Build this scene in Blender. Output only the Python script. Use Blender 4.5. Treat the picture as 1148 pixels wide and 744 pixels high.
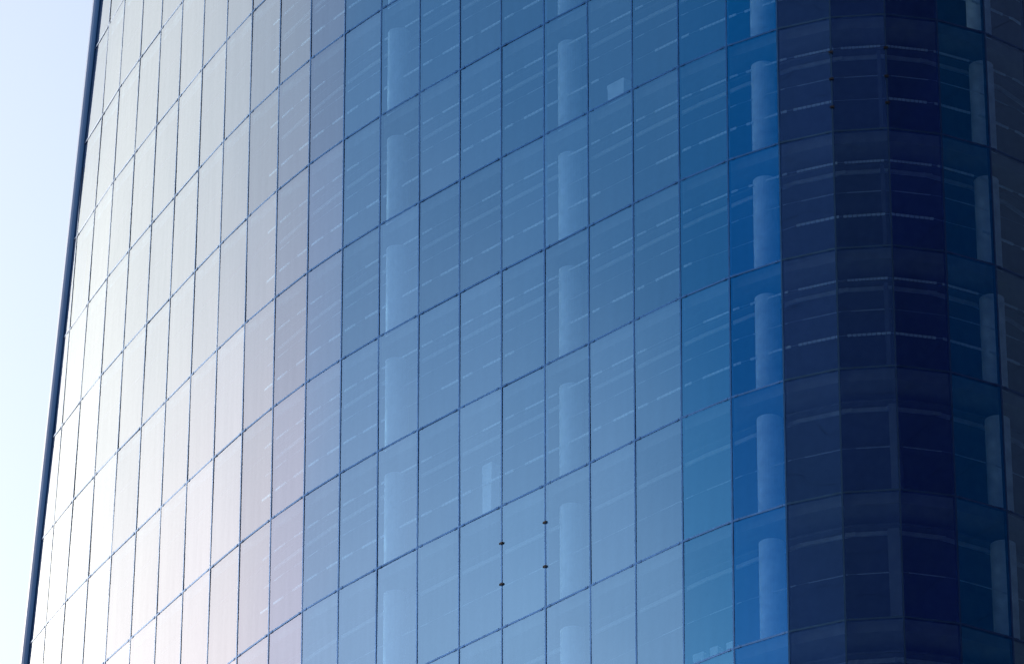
import bpy, bmesh, math, random
from mathutils import Vector
R = math.radians
scene = bpy.context.scene
for o in list(bpy.data.objects):
    bpy.data.objects.remove(o)
random.seed(7)

# ------------------------------------------------------------------ camera, sky, sun, exposure
SUN_AZ = 129.0          # degrees, from +X towards +Y
SUN_EL = 19.0
GLOW_AZ = 174.0
SKY_STRENGTH = 0.10
SUN_STRENGTH = 3.0
EXPOSURE = 1.13
CAM_H = 1.7
cd = bpy.data.cameras.new('camera')
cam = bpy.data.objects.new('camera', cd)
scene.collection.objects.link(cam)
cam.location = (0, 0, CAM_H)
cam.rotation_euler = (R(90 + 29.057), 0, R(0.0))
cd.sensor_width = 36.0
cd.lens = 5703.16 / 1148 * 36.0
cd.clip_start = 0.5
cd.clip_end = 20000
scene.camera = cam

world = bpy.data.worlds.new('World')
scene.world = world
world.use_nodes = True
wn = world.node_tree.nodes
bg = wn['Background']
sky = wn.new('ShaderNodeTexSky')
sky.sky_type = 'NISHITA'
sky.sun_disc = False
sky.sun_elevation = R(SUN_EL)
sky.sun_rotation = R(90 - SUN_AZ)       # nishita: 0 = +Y, clockwise
sky.altitude = 30
sky.air_density = 1.0
sky.dust_density = 1.55
sky.ozone_density = 1.0
wl = world.node_tree.links
def wmath(op, a, b=None, clamp=False):
    n = wn.new('ShaderNodeMath'); n.operation = op; n.use_clamp = clamp
    for i, v in enumerate((a, b, 0.25) if op == 'MULTIPLY_ADD' else (a, b)):
        if v is None: continue
        if isinstance(v, (int, float)): n.inputs[i].default_value = v
        else: wl.new(v, n.inputs[i])
    return n.outputs[0]
# added warm glow low in the sky to tint lower panes, uneven, fading upwards
tco = wn.new('ShaderNodeTexCoord')
sep = wn.new('ShaderNodeSeparateXYZ'); wl.new(tco.outputs['Generated'], sep.inputs[0])
low = wn.new('ShaderNodeMapRange'); low.interpolation_type = 'SMOOTHSTEP'
low.inputs['From Min'].default_value = math.sin(R(31.5)); low.inputs['From Max'].default_value = math.sin(R(22.5))
wl.new(sep.outputs['Z'], low.inputs['Value'])
side = wmath('ADD', wmath('MULTIPLY', sep.outputs['X'], math.cos(R(GLOW_AZ))), wmath('MULTIPLY', sep.outputs['Y'], math.sin(R(GLOW_AZ))))
sd_ = wn.new('ShaderNodeMapRange'); sd_.interpolation_type = 'SMOOTHSTEP'
sd_.inputs['From Min'].default_value = 0.25; sd_.inputs['From Max'].default_value = 0.97
wl.new(side, sd_.inputs['Value'])
cn = wn.new('ShaderNodeTexNoise'); cn.inputs['Scale'].default_value = 3.2; cn.inputs['Detail'].default_value = 4
cm = wn.new('ShaderNodeMapping'); cm.inputs['Scale'].default_value = (1, 1, 2.2)
wl.new(tco.outputs['Generated'], cm.inputs[0]); wl.new(cm.outputs[0], cn.inputs['Vector'])
cfac = wmath('MULTIPLY', wmath('MULTIPLY', low.outputs[0], sd_.outputs[0]), wmath('MULTIPLY_ADD', cn.outputs['Fac'], 0.9), True)
cmix = wn.new('ShaderNodeMix'); cmix.data_type = 'RGBA'; cmix.blend_type = 'ADD'; cmix.clamp_result = False
wl.new(cfac, cmix.inputs['Factor'])
wl.new(sky.outputs[0], cmix.inputs['A'])
cmix.inputs["B"].default_value = (10.0, 5.4, 4.2, 1)
wl.new(cmix.outputs['Result'], bg.inputs[0])
bg.inputs[1].default_value = SKY_STRENGTH

sd = bpy.data.lights.new('sun', 'SUN')
sun = bpy.data.objects.new('sun', sd)
scene.collection.objects.link(sun)
sd.energy = SUN_STRENGTH
sd.angle = R(0.5)
sd.color = (1.0, 0.86, 0.70)
sv = Vector((math.cos(R(SUN_EL)) * math.cos(R(SUN_AZ)), math.cos(R(SUN_EL)) * math.sin(R(SUN_AZ)), math.sin(R(SUN_EL))))
sun.rotation_euler = sv.to_track_quat('Z', 'Y').to_euler()
sun.location = (-200, 300, 200)

scene.view_settings.view_transform = 'Standard'
scene.view_settings.look = 'None'
scene.view_settings.gamma = 1
scene.view_settings.exposure = EXPOSURE
scene.view_settings.use_curve_mapping = False
scene.render.engine = 'CYCLES'
scene.cycles.max_bounces = 10
scene.cycles.transparent_max_bounces = 24
scene.cycles.glossy_bounces = 5

# ------------------------------------------------------------------ materials
def new_mat(name):
    m = bpy.data.materials.new(name)
    m.use_nodes = True
    nt = m.node_tree
    nt.nodes.clear()
    out = nt.nodes.new('ShaderNodeOutputMaterial')
    return m, nt, out

def paint(name, col, rough=0.5, metal=0.0, noise=0.15, scale=2.0):
    m, nt, out = new_mat(name)
    b = nt.nodes.new('ShaderNodeBsdfPrincipled')
    tc = nt.nodes.new('ShaderNodeTexCoord')
    nz = nt.nodes.new('ShaderNodeTexNoise')
    nz.inputs['Scale'].default_value = scale
    nz.inputs['Detail'].default_value = 5
    rp = nt.nodes.new('ShaderNodeValToRGB')
    rp.color_ramp.elements[0].position = 0.3
    rp.color_ramp.elements[1].position = 0.7
    rp.color_ramp.elements[0].color = [c * (1 - noise) for c in col] + [1]
    rp.color_ramp.elements[1].color = [min(1, c * (1 + noise)) for c in col] + [1]
    nt.links.new(tc.outputs['Object'], nz.inputs['Vector'])
    nt.links.new(nz.outputs['Fac'], rp.inputs['Fac'])
    nt.links.new(rp.outputs['Color'], b.inputs['Base Color'])
    b.inputs['Roughness'].default_value = rough
    b.inputs['Metallic'].default_value = metal
    nt.links.new(b.outputs[0], out.inputs[0])
    return m

GLASS_IOR = 4.3
def coated_glass(name, tint, coat, ior):
    """Solar-control glass: a tinted see-through body under a reflecting coat (bluish head on, clear at grazing)."""
    m, nt, out = new_mat(name)
    tr = nt.nodes.new('ShaderNodeBsdfTransparent')
    gl = nt.nodes.new('ShaderNodeBsdfGlossy')
    gl.inputs['Roughness'].default_value = 0.006
    fr = nt.nodes.new('ShaderNodeFresnel')
    fr.inputs['IOR'].default_value = ior
    mx = nt.nodes.new('ShaderNodeMixShader')
    tc = nt.nodes.new('ShaderNodeTexCoord')
    oi = nt.nodes.new('ShaderNodeObjectInfo')
    # rolled-glass waviness
    nz = nt.nodes.new('ShaderNodeTexNoise')
    nz.inputs['Scale'].default_value = 0.55
    nz.inputs['Detail'].default_value = 2
    bp = nt.nodes.new('ShaderNodeBump')
    bp.inputs['Strength'].default_value = 0.018
    bp.inputs['Distance'].default_value = 0.05
    nt.links.new(tc.outputs['Object'], nz.inputs['Vector'])
    nt.links.new(nz.outputs['Fac'], bp.inputs['Height'])
    nt.links.new(bp.outputs['Normal'], gl.inputs['Normal'])
    # faint dust film and streaks in the tint
    n2 = nt.nodes.new('ShaderNodeTexNoise')
    n2.inputs['Scale'].default_value = 3.0
    n2.inputs['Detail'].default_value = 6
    nt.links.new(tc.outputs['Object'], n2.inputs['Vector'])
    rp = nt.nodes.new('ShaderNodeValToRGB')
    rp.color_ramp.elements[0].position = 0.3
    rp.color_ramp.elements[1].position = 0.75
    rp.color_ramp.elements[0].color = [c * 0.93 for c in tint] + [1]
    rp.color_ramp.elements[1].color = [min(1, c * 1.07) for c in tint] + [1]
    nt.links.new(n2.outputs['Fac'], rp.inputs['Fac'])
    nt.links.new(rp.outputs['Color'], tr.inputs['Color'])
    # blue coat, its tone stepped by angle to paint the mirrored sky's pale-to-blue change
    lw = nt.nodes.new('ShaderNodeLayerWeight')
    lw.inputs['Blend'].default_value = 0.5
    r2 = nt.nodes.new('ShaderNodeValToRGB')
    r2.color_ramp.elements[0].position = 0.22
    r2.color_ramp.elements[1].position = 0.57
    for ps, cc in ((0.285, (0.02, 0.48, 1.0, 1)), (0.37, (0.25, 0.635, 1.0, 1)), (0.472, (0.36, 0.68, 1.0, 1)), (0.515, (0.62, 0.79, 1.0, 1))):
        r2.color_ramp.elements.new(ps).color = cc
    r2.color_ramp.elements[0].color = list(coat) + [1]
    r2.color_ramp.elements[-1].color = (0.72, 0.86, 1.0, 1)
    nt.links.new(lw.outputs['Facing'], r2.inputs['Fac'])
    # rain run-off streaks and small pane-to-pane differences of the coat
    mp = nt.nodes.new('ShaderNodeMapping'); mp.inputs['Scale'].default_value = (7, 7, 0.35)
    n3 = nt.nodes.new('ShaderNodeTexNoise'); n3.inputs['Scale'].default_value = 1.0; n3.inputs['Detail'].default_value = 5
    nt.links.new(tc.outputs['Object'], mp.inputs[0]); nt.links.new(mp.outputs[0], n3.inputs['Vector'])
    mr = nt.nodes.new('ShaderNodeMapRange')
    mr.inputs['From Min'].default_value = 0.3; mr.inputs['From Max'].default_value = 0.7
    mr.inputs['To Min'].default_value = 0.95; mr.inputs['To Max'].default_value = 1.0
    nt.links.new(n3.outputs['Fac'], mr.inputs['Value'])
    ml = nt.nodes.new('ShaderNodeMath'); ml.operation = 'MULTIPLY_ADD'; ml.inputs[1].default_value = 0.10; ml.inputs[2].default_value = 0.92
    nt.links.new(oi.outputs['Random'], ml.inputs[0])
    m3 = nt.nodes.new('ShaderNodeMath'); m3.operation = 'MULTIPLY'
    nt.links.new(mr.outputs[0], m3.inputs[0]); nt.links.new(ml.outputs[0], m3.inputs[1])
    cx = nt.nodes.new('ShaderNodeVectorMath'); cx.operation = 'SCALE'
    nt.links.new(r2.outputs['Color'], cx.inputs[0]); nt.links.new(m3.outputs[0], cx.inputs['Scale'])
    nt.links.new(cx.outputs[0], gl.inputs['Color'])
    # the coat sits on the outer face only
    ge = nt.nodes.new('ShaderNodeNewGeometry')
    mt = nt.nodes.new('ShaderNodeMath'); mt.operation = 'SUBTRACT'; mt.inputs[0].default_value = 1.0
    mu = nt.nodes.new('ShaderNodeMath'); mu.operation = 'MULTIPLY'
    nt.links.new(ge.outputs['Backfacing'], mt.inputs[1])
    nt.links.new(fr.outputs[0], mu.inputs[0]); nt.links.new(mt.outputs[0], mu.inputs[1])
    nt.links.new(mu.outputs[0], mx.inputs[0])
    nt.links.new(tr.outputs[0], mx.inputs[1])
    nt.links.new(gl.outputs[0], mx.inputs[2])
    nt.links.new(mx.outputs[0], out.inputs[0])
    return m

M = {
    'glass': coated_glass('coated_glass', (0.70, 0.86, 0.975), (0.08, 0.28, 0.92), GLASS_IOR),
    'mullion': paint('dark_teal_aluminium', (0.045, 0.15, 0.33), 0.15, 0.9),
    'clip': paint('dark_steel', (0.012, 0.02, 0.03), 0.7, 0.0),
    'fin': paint('blue_painted_metal', (0.012, 0.15, 0.42), 0.6, 0.0, 0.08, 0.6),
    'slab': paint('concrete', (0.22, 0.22, 0.22), 0.9, 0, 0.12, 0.8),
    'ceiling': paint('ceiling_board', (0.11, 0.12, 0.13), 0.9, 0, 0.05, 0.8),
    'white': paint('white_paint', (0.80, 0.80, 0.78), 0.55, 0, 0.05, 1.2),
    'grey_metal': paint('pale_grey_metal', (0.50, 0.51, 0.52), 0.5, 0, 0.06, 2.0),
    'column': paint('pale_plaster', (0.82, 0.82, 0.81), 0.8, 0, 0.16, 1.6),
    'core': paint('grey_plaster', (0.10, 0.11, 0.14), 0.9, 0, 0.1, 0.4),
    'wood': paint('dark_laminate', (0.10, 0.08, 0.07), 0.5, 0, 0.2, 3.0),
    'roof': paint('roof_gravel', (0.28, 0.27, 0.26), 0.95, 0, 0.2, 4.0),
    'ground': paint('paving', (0.22, 0.215, 0.20), 0.9, 0, 0.2, 0.15),
    'dark_navy': paint('dark_navy', (0.007, 0.006, 0.03), 0.7, 0, 0.25, 0.05),  # invented tone of the added towers, only seen mirrored in the panes
    'indigo': paint('dark_indigo', (0.004, 0.005, 0.035), 0.7, 0, 0.25, 0.05),  # blue tone of an added tower, chosen to turn its mirroring panes navy
    'stone': paint('pale_stone', (0.34, 0.33, 0.31), 0.85, 0, 0.15, 0.5),
}

# ------------------------------------------------------------------ helpers
COL = scene.collection
def empty(name, loc):
    o = bpy.data.objects.new(name, None)
    COL.objects.link(o)
    o.location = loc
    return o

class MB:
    """collects boxes and prisms in world space, builds ONE mesh object"""
    def __init__(self):
        self.v, self.f = [], []
    def hexa(self, pts):
        """8 points: bottom ring 0-3, top ring 4-7"""
        n = len(self.v)
        self.v += [tuple(p) for p in pts]
        for f in ((0, 3, 2, 1), (4, 5, 6, 7), (0, 1, 5, 4), (1, 2, 6, 5), (2, 3, 7, 6), (3, 0, 4, 7)):
            self.f.append([n + i for i in f])
    def loft(self, rings, cap=True):
        n = len(self.v); k = len(rings[0])
        for r in rings: self.v += [tuple(p) for p in r]
        for a in range(len(rings) - 1):
            for i in range(k):
                j = (i + 1) % k
                self.f.append([n + a * k + i, n + a * k + j, n + (a + 1) * k + j, n + (a + 1) * k + i])
        if cap:
            self.f.append([n + i for i in range(k)][::-1])
            self.f.append([n + (len(rings) - 1) * k + i for i in range(k)])
    def build(self, name, mat, parent=None, origin=None, smooth=False):
        org = Vector(origin) if origin is not None else Vector(self.v[0])
        me = bpy.data.meshes.new(name)
        me.from_pydata([tuple(Vector(p) - org) for p in self.v], [], self.f)
        me.update()
        bm = bmesh.new(); bm.from_mesh(me)
        if not smooth: bmesh.ops.recalc_face_normals(bm, faces=bm.faces)
        bm.to_mesh(me); bm.free()
        if smooth:
            for p in me.polygons: p.use_smooth = True
        me.materials.append(mat)
        o = bpy.data.objects.new(name, me)
        COL.objects.link(o)
        if parent:
            o.parent = parent
            o.location = org - parent.location
        else:
            o.location = org
        return o

def tag(o, label=None, cat=None, group=None, kind=None):
    if label: o['label'] = label
    if cat: o['category'] = cat
    if group: o['group'] = group
    if kind: o['kind'] = kind
    return o

# ------------------------------------------------------------------ facade surveyed from the photograph
# one row per vertical joint, from the left edge to the far right: plan x, y at storey line 0 and lean per metre of height
Q = [
    (-14.575, 144.422, 0.0235, 0.0377), (-13.844, 142.749, 0.0231, 0.0255), (-13.044, 141.087, 0.0154, 0.0193),
    (-12.218, 139.452, 0.0129, 0.0078), (-11.377, 137.823, 0.0091, 0.0007), (-10.530, 136.199, 0.0056, -0.0036),
    (-9.675, 134.567, 0.0030, -0.0105), (-8.805, 132.960, 0.0004, -0.0149), (-7.901, 131.349, -0.0033, -0.0149),
    (-6.942, 129.786, -0.0049, -0.0185), (-5.945, 128.302, -0.0055, -0.0208), (-4.887, 126.907, -0.0049, -0.0232),
    (-3.785, 125.584, -0.0045, -0.0245), (-2.637, 124.310, -0.0041, -0.0238), (-1.475, 123.065, -0.0034, -0.0222),
    (-0.301, 121.830, -0.0021, -0.0210), (0.888, 120.629, 0.0003, -0.0181), (2.085, 119.432, 0.0023, -0.0116),
    (3.285, 118.231, 0.0052, -0.0053), (4.504, 117.076, 0.0076, 0.0037), (5.772, 116.029, 0.0101, 0.0105),
    (7.095, 115.168, 0.0097, 0.0164), (8.485, 114.592, 0.0102, 0.0215), (9.932, 114.431, 0.0106, 0.0233),
    (11.350, 114.712, 0.0094, 0.0172), (12.680, 115.363, 0.0067, 0.0069)]
M0 = -10                                     # joint number of the first row
Q = {M0 + i: q for i, q in enumerate(Q)}
for i, a in enumerate((-66.6, -66.8, -67, -67, -67, -67)):      # the joints that run into the edge fin lower down
    x, y, dx, dy = Q[M0 - i]
    Q[M0 - i - 1] = (x - 1.83 * math.cos(R(a)), y - 1.83 * math.sin(R(a)), 0.0235, 0.0377)
for i, a in enumerate((38, 50, 60, 66, 70)):                     # round the corner, out of the frame
    x, y, dx, dy = Q[15 + i]
    Q[16 + i] = (x + 1.5 * math.cos(R(a)), y + 1.5 * math.sin(R(a)), 0.005, 0.0)
MLO, MHI = M0 - 6, 20
H = 3.6
Z0 = 73.262 + CAM_H
KTOP, KBOT = -9, 20                          # storey lines count downwards
def zk(k): return Z0 - H * k

def S(m, z):
    """facade surface: joint number (fractional between joints) and height -> point"""
    a = max(MLO, min(MHI - 1, math.floor(m)))
    t = m - a
    def at(j):
        x, y, dx, dy = Q[j]
        lim = max(-45.0, z - Z0)
        return Vector((x + dx * lim, y + dy * lim, z))
    return at(a).lerp(at(a + 1), t)
def N(m, z=Z0):
    """outward direction of the facade in plan"""
    d = S(m + 0.02, z) - S(m - 0.02, z)
    v = Vector((d.y, -d.x, 0)); v.normalize()
    return v
def NF(a, z=Z0):                             # of the flat pane between joints a and a+1
    d = S(a + 1, z) - S(a, z)
    v = Vector((d.y, -d.x, 0)); v.normalize()
    return v
def edge_m(z):
    """where the left edge fin cuts the facade"""
    k = (Z0 - z) / H
    return -9.75 - (k + 5.3) * (1.15 / 6.6)
def edge_m_lim(z): return max(MLO + 0.2, edge_m(z))

tower = empty('office_tower', (2.0, 124.0, 0))
tag(tower, 'tall curved office tower with a blue reflective glass curtain wall', 'building')

# ---- panes
CX, CY, F = 574.0, 372.0, 5703.16
EL = R(29.057)
def pix(p):
    d = p.y * math.cos(EL) + (p.z - CAM_H) * math.sin(EL)
    v = -p.y * math.sin(EL) + (p.z - CAM_H) * math.cos(EL)
    return CX + F * p.x / d, CY - F * v / d

def pane_pts(a, k):
    """corner points of the pane between joints a, a+1 and storey lines k (top), k+1; None when it is cut away"""
    zt, zb = zk(k), zk(k + 1)
    g = 0.014
    lt, lb = max(a, edge_m_lim(zt)), max(a, edge_m_lim(zb))
    if lt >= a + 1 and lb >= a + 1: return None
    lt, lb = min(lt, a + 0.985), min(lb, a + 0.985)
    w = (S(a + 1, zt) - S(a, zt)).length
    e = g / w
    zt -= g; zb += g
    return [S(lb + e, zb), S(a + 1 - e, zb), S(a + 1 - e, zt), S(lt + e, zt)]

panes = []
for k in range(KTOP, KBOT):
    for a in range(MLO, MHI):
        pts = pane_pts(a, k)
        if pts is None: continue
        xs = [pix(p) for p in pts]
        # area inside the frame
        x0, x1 = max(0, min(x for x, y in xs)), min(1148, max(x for x, y in xs))
        ymid = [(xs[0][1] + xs[1][1]) / 2, (xs[2][1] + xs[3][1]) / 2]
        y0, y1 = max(0, min(ymid)), min(744, max(ymid))
        area = max(0, x1 - x0) * max(0, y1 - y0)
        panes.append((area, a, k, pts))
panes.sort(key=lambda t: -t[0])

def pane_into(mb, a, pts):
    """slightly warped sheet through the four frame corners, 24 mm thick, with a small setting tolerance"""
    n = NF(a)
    rr = random.Random(a * 1000 + int(pts[0].z * 10))
    tx, ty, bow = rr.uniform(-.004, .004), rr.uniform(-.006, .006), rr.uniform(-.003, .007)
    G = 6
    base = len(mb.v)
    def at(u, v):
        p = pts[0].lerp(pts[1], u).lerp(pts[3].lerp(pts[2], u), v)
        return p - n * (0.006 - tx * (u - .5) * 2 - ty * (v - .5) * 2 - bow * 16 * u * (1 - u) * v * (1 - v) * .4)
    for side in (0, 1):
        for j in range(G + 1):
            for i in range(G + 1):
                mb.v.append(tuple(at(i / G, j / G) - n * .024 * side))
    W = G + 1; off = W * W
    for j in range(G):
        for i in range(G):
            q = base + j * W + i
            mb.f.append([q, q + 1, q + W + 1, q + W])
            mb.f.append([off + q, off + q + W, off + q + W + 1, off + q + 1])
    ed = [i for i in range(G)] 
    rim = [base + i for i in range(G)] + [base + G + W * j for j in range(G)] + [base + G * W + G - i for i in range(G)] + [base + (G - j) * W for j in range(G)]
    # edge strip on vertices of its own, so that shading does not round the corners
    st = len(mb.v)
    for q in rim: mb.v.append(mb.v[q]); mb.v.append(mb.v[off + q])
    m_ = len(rim)
    for i in range(m_):
        j = (i + 1) % m_
        mb.f.append([st + 2 * i, st + 2 * i + 1, st + 2 * j + 1, st + 2 * j])

rest = MB()
for q, (area, a, k, pts) in enumerate(panes):
    if q < 99:
        mb = MB(); pane_into(mb, a, pts)
        c = sum(pts, Vector()) / 4
        mb.build('glass_panel', M['glass'], tower, c, True)
    else:
        pane_into(rest, a, pts)
tag(rest.build('glass_panel_field', M['glass'], tower, (0, 120, Z0), True), kind='stuff')

# ---- vertical joints (flat dark caps), one mesh each, following the lean
MW = 0.044
def bar_on_facade(mb, p0, p1, n, half, depth_out, depth_in):
    t0 = Vector((-n.y, n.x, 0))
    def ring(p): return [p + t0 * half + n * depth_out, p - t0 * half + n * depth_out, p - t0 * half - n * depth_in, p + t0 * half - n * depth_in]
    a, b = ring(p0), ring(p1)
    mb.hexa(a + b)
CLIPS = {6: [(3, .31), (3, .67)], 5: [(3, .31), (3, .645)], 12: [(0, .31), (0, .545), (0, .79)], 13: [(0, .30), (0, .55), (0, .78)]}
for m in range(MLO + 1, MHI + 1):
    ztop = zk(KTOP) + 0.02
    mb = MB()
    # visible from the roof down to where the fin cuts it (or to the ground)
    zs = []
    for k in range(KTOP, KBOT + 1):
        z = zk(k)
        if edge_m_lim(z) < m - 0.02: zs.append(z)
    # exact cut height
    if len(zs) < 2:
        continue
    zcut = None
    if zs[0] < ztop - 0.1:                       # fin covers its upper part
        lo, hi = zs[0], zs[0] + H
        for _ in range(30):
            mid = (lo + hi) / 2
            if edge_m_lim(mid) < m - 0.02: lo = mid
            else: hi = mid
        zs = [lo] + zs
    zs[0] = min(zs[0], ztop)
    rings = []
    n = (N(m - 0.3) + N(m + 0.3)) if MLO + 1 <= m < MHI else N(m - 0.1 if m == MHI else m + .1)
    n = n.normalized()
    t0 = Vector((-n.y, n.x, 0))
    for z in zs:
        p = S(min(m, MHI - 1e-6), z)
        rings.append([p + t0 * MW / 2 + n * 0.008, p - t0 * MW / 2 + n * 0.008, p - t0 * MW / 2 - n * 0.11, p + t0 * MW / 2 - n * 0.11])
    mb.loft(rings)
    mu = mb.build('mullion', M['mullion'], tower, S(min(m, MHI - 1e-6), zs[-1]))
    for (k, fr) in CLIPS.get(m, []):
        z = zk(k + fr)
        p = S(m, z)
        cb = MB()
        cb.hexa([p + t0 * s * 0.06 + n * d + Vector((0, 0, h_)) for h_ in (-.028, .028) for s, d in ((1, .04), (-1, .04), (-1, .009), (1, .009))])
        cl = cb.build('clip', M['clip'], mu, p)
        cl.location = p - Vector(mu.location) - Vector(tower.location)

# ---- horizontal joints, one mesh per storey line, with the small pressure clips left and right of each crossing
for k in range(-6, 7):
    z = zk(k)
    mb = MB()
    for a in range(MLO, MHI):
        lo = max(a, edge_m_lim(z))
        if lo >= a + 0.98: continue
        n = NF(a)
        w = (S(a + 1, z) - S(a, z)).length
        e = MW / 2 / w
        p0, p1 = S(lo + (e if lo == a else 0), z), S(a + 1 - e, z)
        up = Vector((0, 0, 0.026))
        mb.hexa([p0 + n * .005 - up, p1 + n * .005 - up, p1 - n * .09 - up, p0 - n * .09 - up,
                 p0 + n * .005 + up, p1 + n * .005 + up, p1 - n * .09 + up, p0 - n * .09 + up])
        for s in (0.13, 1 - 0.13):
            mm = a + s / 1.0 * 1.0
            mm = a + (0.16 / w if s < .5 else 1 - 0.16 / w)
            if mm < lo + .02: continue
            q0, q1 = S(mm - 0.05 / w, z), S(mm + 0.05 / w, z)
            u2 = Vector((0, 0, 0.03))
            mb.hexa([q0 + n * .014 - u2, q1 + n * .014 - u2, q1 + n * .006 - u2, q0 + n * .006 - u2,
                     q0 + n * .014 + u2, q1 + n * .014 + u2, q1 + n * .006 + u2, q0 + n * .006 + u2])
    mb.build('transom', M['mullion'], tower, S(0, z))
mb = MB()
for k in list(range(KTOP, -6)) + list(range(7, KBOT + 1)):
    z = zk(k)
    for a in range(MLO, MHI):
        lo = max(a, edge_m_lim(z))
        if lo >= a + 0.98: continue
        n = NF(a); p0, p1 = S(lo, z), S(a + 1, z); up = Vector((0, 0, .026))
        p0 = p0.lerp(p1, .016); p1 = p1.lerp(p0, .016)
        mb.hexa([p0 + n * .005 - up, p1 + n * .005 - up, p1 - n * .09 - up, p0 - n * .09 - up,
                 p0 + n * .005 + up, p1 + n * .005 + up, p1 - n * .09 + up, p0 - n * .09 + up])
tag(mb.build('transom_field', M['mullion'], tower, S(0, zk(10))), kind='stuff')

# ---- edge fin: rounded blue metal cover up the left edge of the facade
rings = []
FIN = [(0.0, 0.02), (0.05, 0.06), (0.13, 0.105), (0.26, 0.14), (0.40, 0.14), (0.52, 0.105), (0.58, 0.04), (0.58, -0.03), (0.42, -0.5), (0.02, -0.5)]
zs = [zk(k / 2) for k in range(KTOP * 2, 26)] + [zk(k) for k in range(13, KBOT + 1)]
for z in sorted(set(zs), reverse=True):
    m = edge_m_lim(z)
    b = S(m, z); n = NF(math.floor(m)); t = Vector((n.y, -n.x, 0))      # t points away along the facade, to the left and back
    if t.y < 0: t = -t
    rings.append([b + t * u + n * v for u, v in FIN])
mb = MB(); mb.loft(rings)
mb.build('edge_fin', M['fin'], tower, rings[-1][0], smooth=False)

# ---- inside: floor slabs with ceilings, core, columns, rails
def inset_line(z, d, lo=None, hi=None):
    pts = []
    ms = [edge_m_lim(z) + 0.05] + [m for m in range(MLO + 1, MHI) if m > edge_m_lim(z) + 0.3] + [MHI - 0.02]
    for m in ms:
        pts.append(S(m, z) - N(min(max(m, MLO + .1), MHI - .1)) * d)
    return pts
def back_line(z):
    """rear of the plan, right to left"""
    l = S(edge_m_lim(z), z); r = S(MHI - .02, z)
    return [Vector((r.x + 0.5, r.y + 12, z)), Vector((r.x - 3, r.y + 24, z)), Vector((l.x + 16, l.y + 14, z)), Vector((l.x + 6, l.y + 12, z))]
def plate(mb, z0, z1, d):
    f = inset_line(z0, d) + back_line(z0)
    g = [Vector((p.x, p.y, z1)) for p in f]
    mb.loft([f, g])
for k in range(-6, 8):
    mb = MB(); plate(mb, zk(k) - 0.30, zk(k) + 0.02, 0.16)
    mb.build('floor_slab', M['slab'], tower, (0, 120, zk(k)))
    mb = MB(); plate(mb, zk(k) - 0.62, zk(k) - 0.56, 0.75)
    mb.build('ceiling', M['ceiling'], tower, (0, 121, zk(k)))

def seg_rail(mb, k, frac, d, hh, dd, dash, l=0.14, r=0.05):
    """one thin bar running behind the panes; it swells into its visible length behind each pane and thins to a wire between"""
    z = zk(k + frac)
    rr = random.Random(int(k * 131 + frac * 977))
    rings = []
    def ring(a, t, big):
        n = NF(a); p = S(a + t, z) - n * d
        u = Vector((0, 0, hh / 2 if big else .003)); e = dd if big else .006
        rings.append([p - u, p - n * e - u, p - n * e + u, p + u])
    for a in range(-2, MHI - 1):
        n = NF(a); c = S(a + .5, z); v = Vector((c.x, c.y, 0)).normalized(); t = Vector((-n.y, n.x, 0))
        sh = d * v.dot(t) / -v.dot(n) / (S(a + 1, z) - S(a, z)).length      # hung a little to the left of each bay
        sh = max(-.25, min(.25, sh))
        s0, s1 = l - sh, 1 - r - sh
        nd = dash if dash else 1
        gone = rr.random() < .09 and l > 0
        if l > 0: s1 -= rr.uniform(0, .06); s0 += rr.uniform(0, .05)
        else: s0, s1 = .004, .996
        for j in range(nd):
            t0 = s0 + (s1 - s0) * j / nd
            t1 = s0 + (s1 - s0) * (j + (0.8 if dash else 1)) / nd
            if gone: continue
            ring(a, t0 - .004, False); ring(a, t0, True); ring(a, t1, True); ring(a, t1 + .004, False)
    mb.loft(rings)
for k in range(-6, 7):
    upper = k < 3
    D = 0.32
    dz = 0.055
    if upper:
        mb = MB(); seg_rail(mb, k, .275 - dz, D, .055, .03, 11); mb.build('blind_box_edge', M['white'], tower, S(3, zk(k + .2)))
    mb = MB(); seg_rail(mb, k, .375 - .175, .96, .11, .05, 0, l=-.3, r=-.3); mb.build('ceiling_trim', M['grey_metal'], tower, S(3, zk(k + .3)))
    mb = MB(); seg_rail(mb, k, (.535 if upper else .66) - dz, D, .022, .02, 0, l=.2, r=.08); mb.build('blind_rail', M['grey_metal'], tower, S(3, zk(k + .5)))
    if upper:
        mb = MB(); seg_rail(mb, k, .735 - dz, D, .065, .03, 9, l=.12, r=.06); mb.build('guard_rail', M['white'], tower, S(3, zk(k + .7)))

# core wall deep inside
mb = MB()
lo = []; hi = []
z0, z1 = zk(8), zk(-8)
for m in range(-6, 17, 2):
    p = S(m, Z0) - N(m) * 7.5
    lo.append(Vector((p.x, p.y, z0))); hi.append(Vector((p.x, p.y, z1)))
tail = [Vector((12, 136, z0)), Vector((-6, 148, z0))]
lo2 = lo + tail; hi2 = hi + [Vector((p.x, p.y, z1)) for p in tail]
mb.loft([lo2, hi2])
mb.build('core_wall', M['core'], tower, (0, 130, z0))

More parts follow.
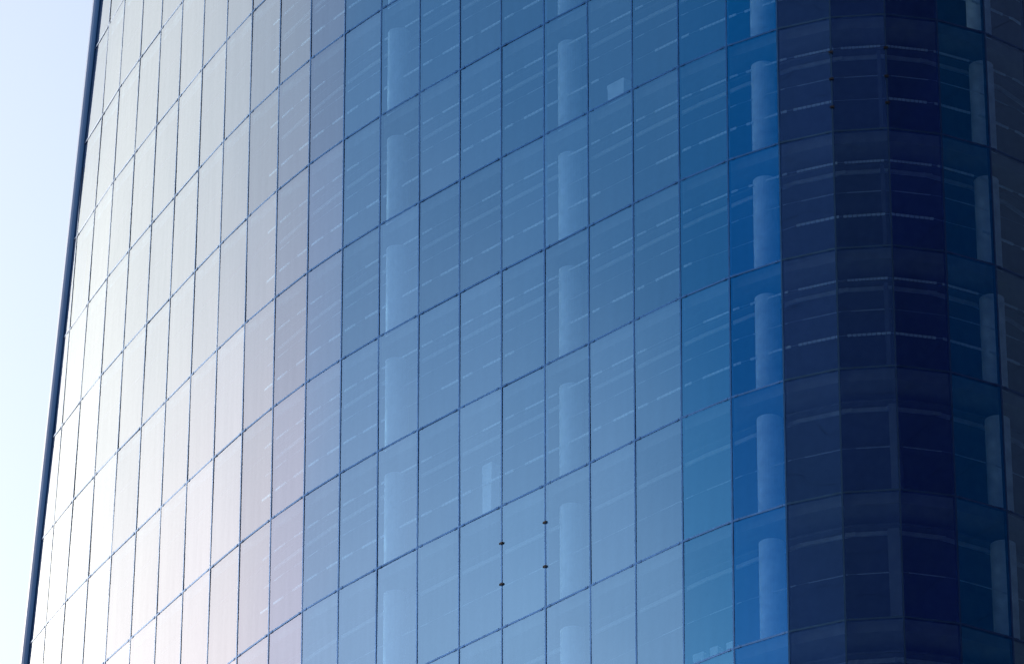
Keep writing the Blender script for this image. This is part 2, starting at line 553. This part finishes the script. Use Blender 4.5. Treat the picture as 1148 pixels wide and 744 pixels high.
# columns, one per storey and bay
def solve_col(px, k, d):
    """joint coordinate whose point d behind the glass appears at photograph column px"""
    z = zk(k + .6)
    best = None
    for i in range(-200, 320):
        m = i / 16
        if not (MLO + 1 < m < MHI - 1): continue
        p = S(m, z) - N(m) * d
        e = abs(pix(p)[0] - px)
        if best is None or e < best[0]: best = (e, m)
    return best[1]
COLS = [(446, 0.6), (640, 0.6), (860, 0.6), (1108, 0.6)]
for px, d in COLS:
    m = solve_col(px, 1, d)
    for k in range(-5, 7):
        zt, zb = zk(k) - 0.63, zk(k + 1) + 0.021
        r = 0.33
        rings = []
        for z in (zb, zt):
            p = S(m, z) - N(m) * d
            rings.append([p + Vector((r * math.cos(t * math.tau / 28), r * math.sin(t * math.tau / 28), 0)) for t in range(28)])
        mb = MB(); mb.loft(rings)
        mb.build('column', M['column'], tower, rings[0][0], smooth=False)

# partition ends that meet the glass at the rounded corner
for k, wd in ((0, .10), (1, .10), (2, .12), (3, .24), (4, .30)):
    m = solve_col(1003 if k > 2 else 988 + k * 3, k, .35)
    z1, z0 = zk(k) - 0.95, zk(k + 1) + .021
    c = S(m, z0) - N(m) * .35; n = N(m); t = Vector((-n.y, n.x, 0))
    q = [c + t * wd / 2, c - t * wd / 2, c - t * wd / 2 - n * 3, c + t * wd / 2 - n * 3]
    mb = MB(); mb.hexa(q + [Vector((p.x, p.y, z1)) for p in q])
    mb.build('partition', M['slab' if k > 2 else 'core'], tower, c)

# ---- roof and rear walls
mb = MB(); plate(mb, zk(KTOP) + 0.05, zk(KTOP) + 0.5, -0.05)
mb.build('roof', M['roof'], tower, (0, 120, zk(KTOP)))
rings = []
for k in range(KTOP, KBOT + 1):
    z = zk(k)
    l = S(edge_m_lim(z), z); nl = NF(math.floor(edge_m_lim(z))); t = Vector((nl.y, -nl.x, 0))
    if t.y < 0: t = -t
    l = l + t * 0.5 - nl * 0.3
    r = S(MHI, z)
    rings.append([r] + back_line(z) + [l])
mb = MB()
kk = len(rings[0]); 
for ring in rings: mb.v += [tuple(p) for p in ring]
th = len(mb.v)
for ring in rings:                       # inner skin so the wall has thickness
    c = sum(ring, Vector()) / kk
    mb.v += [tuple(p + (Vector((c.x, c.y, p.z)) - p).normalized() * 0.3) for p in ring]
for a in range(len(rings) - 1):
    for i in range(kk - 1):
        q = [a * kk + i, a * kk + i + 1, (a + 1) * kk + i + 1, (a + 1) * kk + i]
        mb.f.append(q); mb.f.append([th + x for x in q][::-1])
mb.build('rear_wall', M['core'], tower, (0, 130, 0))

# ------------------------------------------------------------------ things behind the panes
def at_sill(px, k, d):
    m = solve_col(px, k, d)
    z = zk(k + 1) + 0.021
    p = S(m, z) - N(m) * d
    n = N(m); t = Vector((-n.y, n.x, 0))
    return p, t, n

def sill_box(px, k, wd, ht, dp, label, name='storage_box', cat='box', group=None, lid=True, mat='white', d=.34):
    p, t, n = at_sill(px, k, d)
    root = empty(name, p); tag(root, label, cat, group)
    def ring(w_, d_, z): return [p + t * sx * w_ / 2 - n * (d_ * sy) + Vector((0, 0, z)) for sx, sy in ((1, 0), (-1, 0), (-1, 1), (1, 1))]
    mb = MB()
    mb.loft([ring(wd * .94, dp * .94, 0), ring(wd, dp, ht * .86)])
    mb.build('body', M[mat], root, p)
    if lid:
        mb = MB(); mb.loft([ring(wd * 1.05, dp * 1.05, ht * .862), ring(wd * 1.05, dp * 1.05, ht * .97), ring(wd * .96, dp * .96, ht)])
        mb.build('lid', M[mat], root, p)
    return root
sill_box(689, -1, .62, .80, .4, 'large white box behind the glass in the upper row, right of the middle column')
sill_box(782, 4, .34, .46, .3, 'leftmost and widest of three white boxes behind the glass at lower right', group='white boxes behind the lower right pane')
sill_box(801, 4, .24, .46, .25, 'middle one of three white boxes behind the glass at lower right', group='white boxes behind the lower right pane')
sill_box(817, 4, .19, .42, .25, 'rightmost and narrowest of three white boxes behind the glass at lower right', group='white boxes behind the lower right pane')
sill_box(727, 3, .26, .20, .2, 'small flat white box low behind the glass, above the row with three white boxes')
sill_box(545, 2, .36, 1.75, .3, 'tall narrow pale cabinet behind a pane left of the middle column', name='cabinet', cat='cabinet', mat='column')

# ------------------------------------------------------------------ unseen dark towers added across the street to darken the mirroring right-hand panes
def unseen_tower(x, y, w, d, h, rz, label, mat='dark_navy'):
    t = empty('unseen_tower', (x, y, 0)); tag(t, label, 'unseen_tower')
    c, s_ = math.cos(R(rz)), math.sin(R(rz))
    def P(u, v, z): return Vector((x + u * c - v * s_, y + u * s_ + v * c, z))
    mb = MB(); hw, hd = w / 2, d / 2
    mb.hexa([P(-hw, -hd, 0), P(hw, -hd, 0), P(hw, hd, 0), P(-hw, hd, 0), P(-hw, -hd, h), P(hw, -hd, h), P(hw, hd, h), P(-hw, hd, h)])
    mb.build('wall', M[mat], t, (x, y, 0))
    mb = MB()
    nz = int(h / 4)
    for j in range(1, nz):
        z = j * 4.0
        e = .015
        mb.hexa([P(-hw - e, -hd - e, z), P(hw + e, -hd - e, z), P(hw + e, hd + e, z), P(-hw - e, hd + e, z),
                 P(-hw - e, -hd - e, z + .5), P(hw + e, -hd - e, z + .5), P(hw + e, hd + e, z + .5), P(-hw - e, hd + e, z + .5)])
    tag(mb.build('storey_band', M[mat], t, (x, y, 0)), kind='stuff')
    return t
unseen_tower(-175, -95, 131, 50, 290, 0, 'slate blue skyscraper added to darken the first navy pane column right of the blue ones')
unseen_tower(-46, -90, 125, 40, 330, 0, 'slate blue skyscraper added for its reflection in the darkest panes at the rounded corner')
unseen_tower(78, -95, 122, 40, 330, 0, 'slate blue skyscraper mirrored just right of the rounded corner')
unseen_tower(90, 55, 40, 220, 330, 0, 'black granite skyscraper added to be mirrored dark blue in the last panes on the far right', 'indigo')

# ------------------------------------------------------------------ ground
mb = MB()
s = 6000
mb.v = [(-s, -s, 0), (s, -s, 0), (s, s, 0), (-s, s, 0)]; mb.f = [[0, 1, 2, 3]]
tag(mb.build('ground', M['ground'], None, (0, 0, 0)), kind='structure')
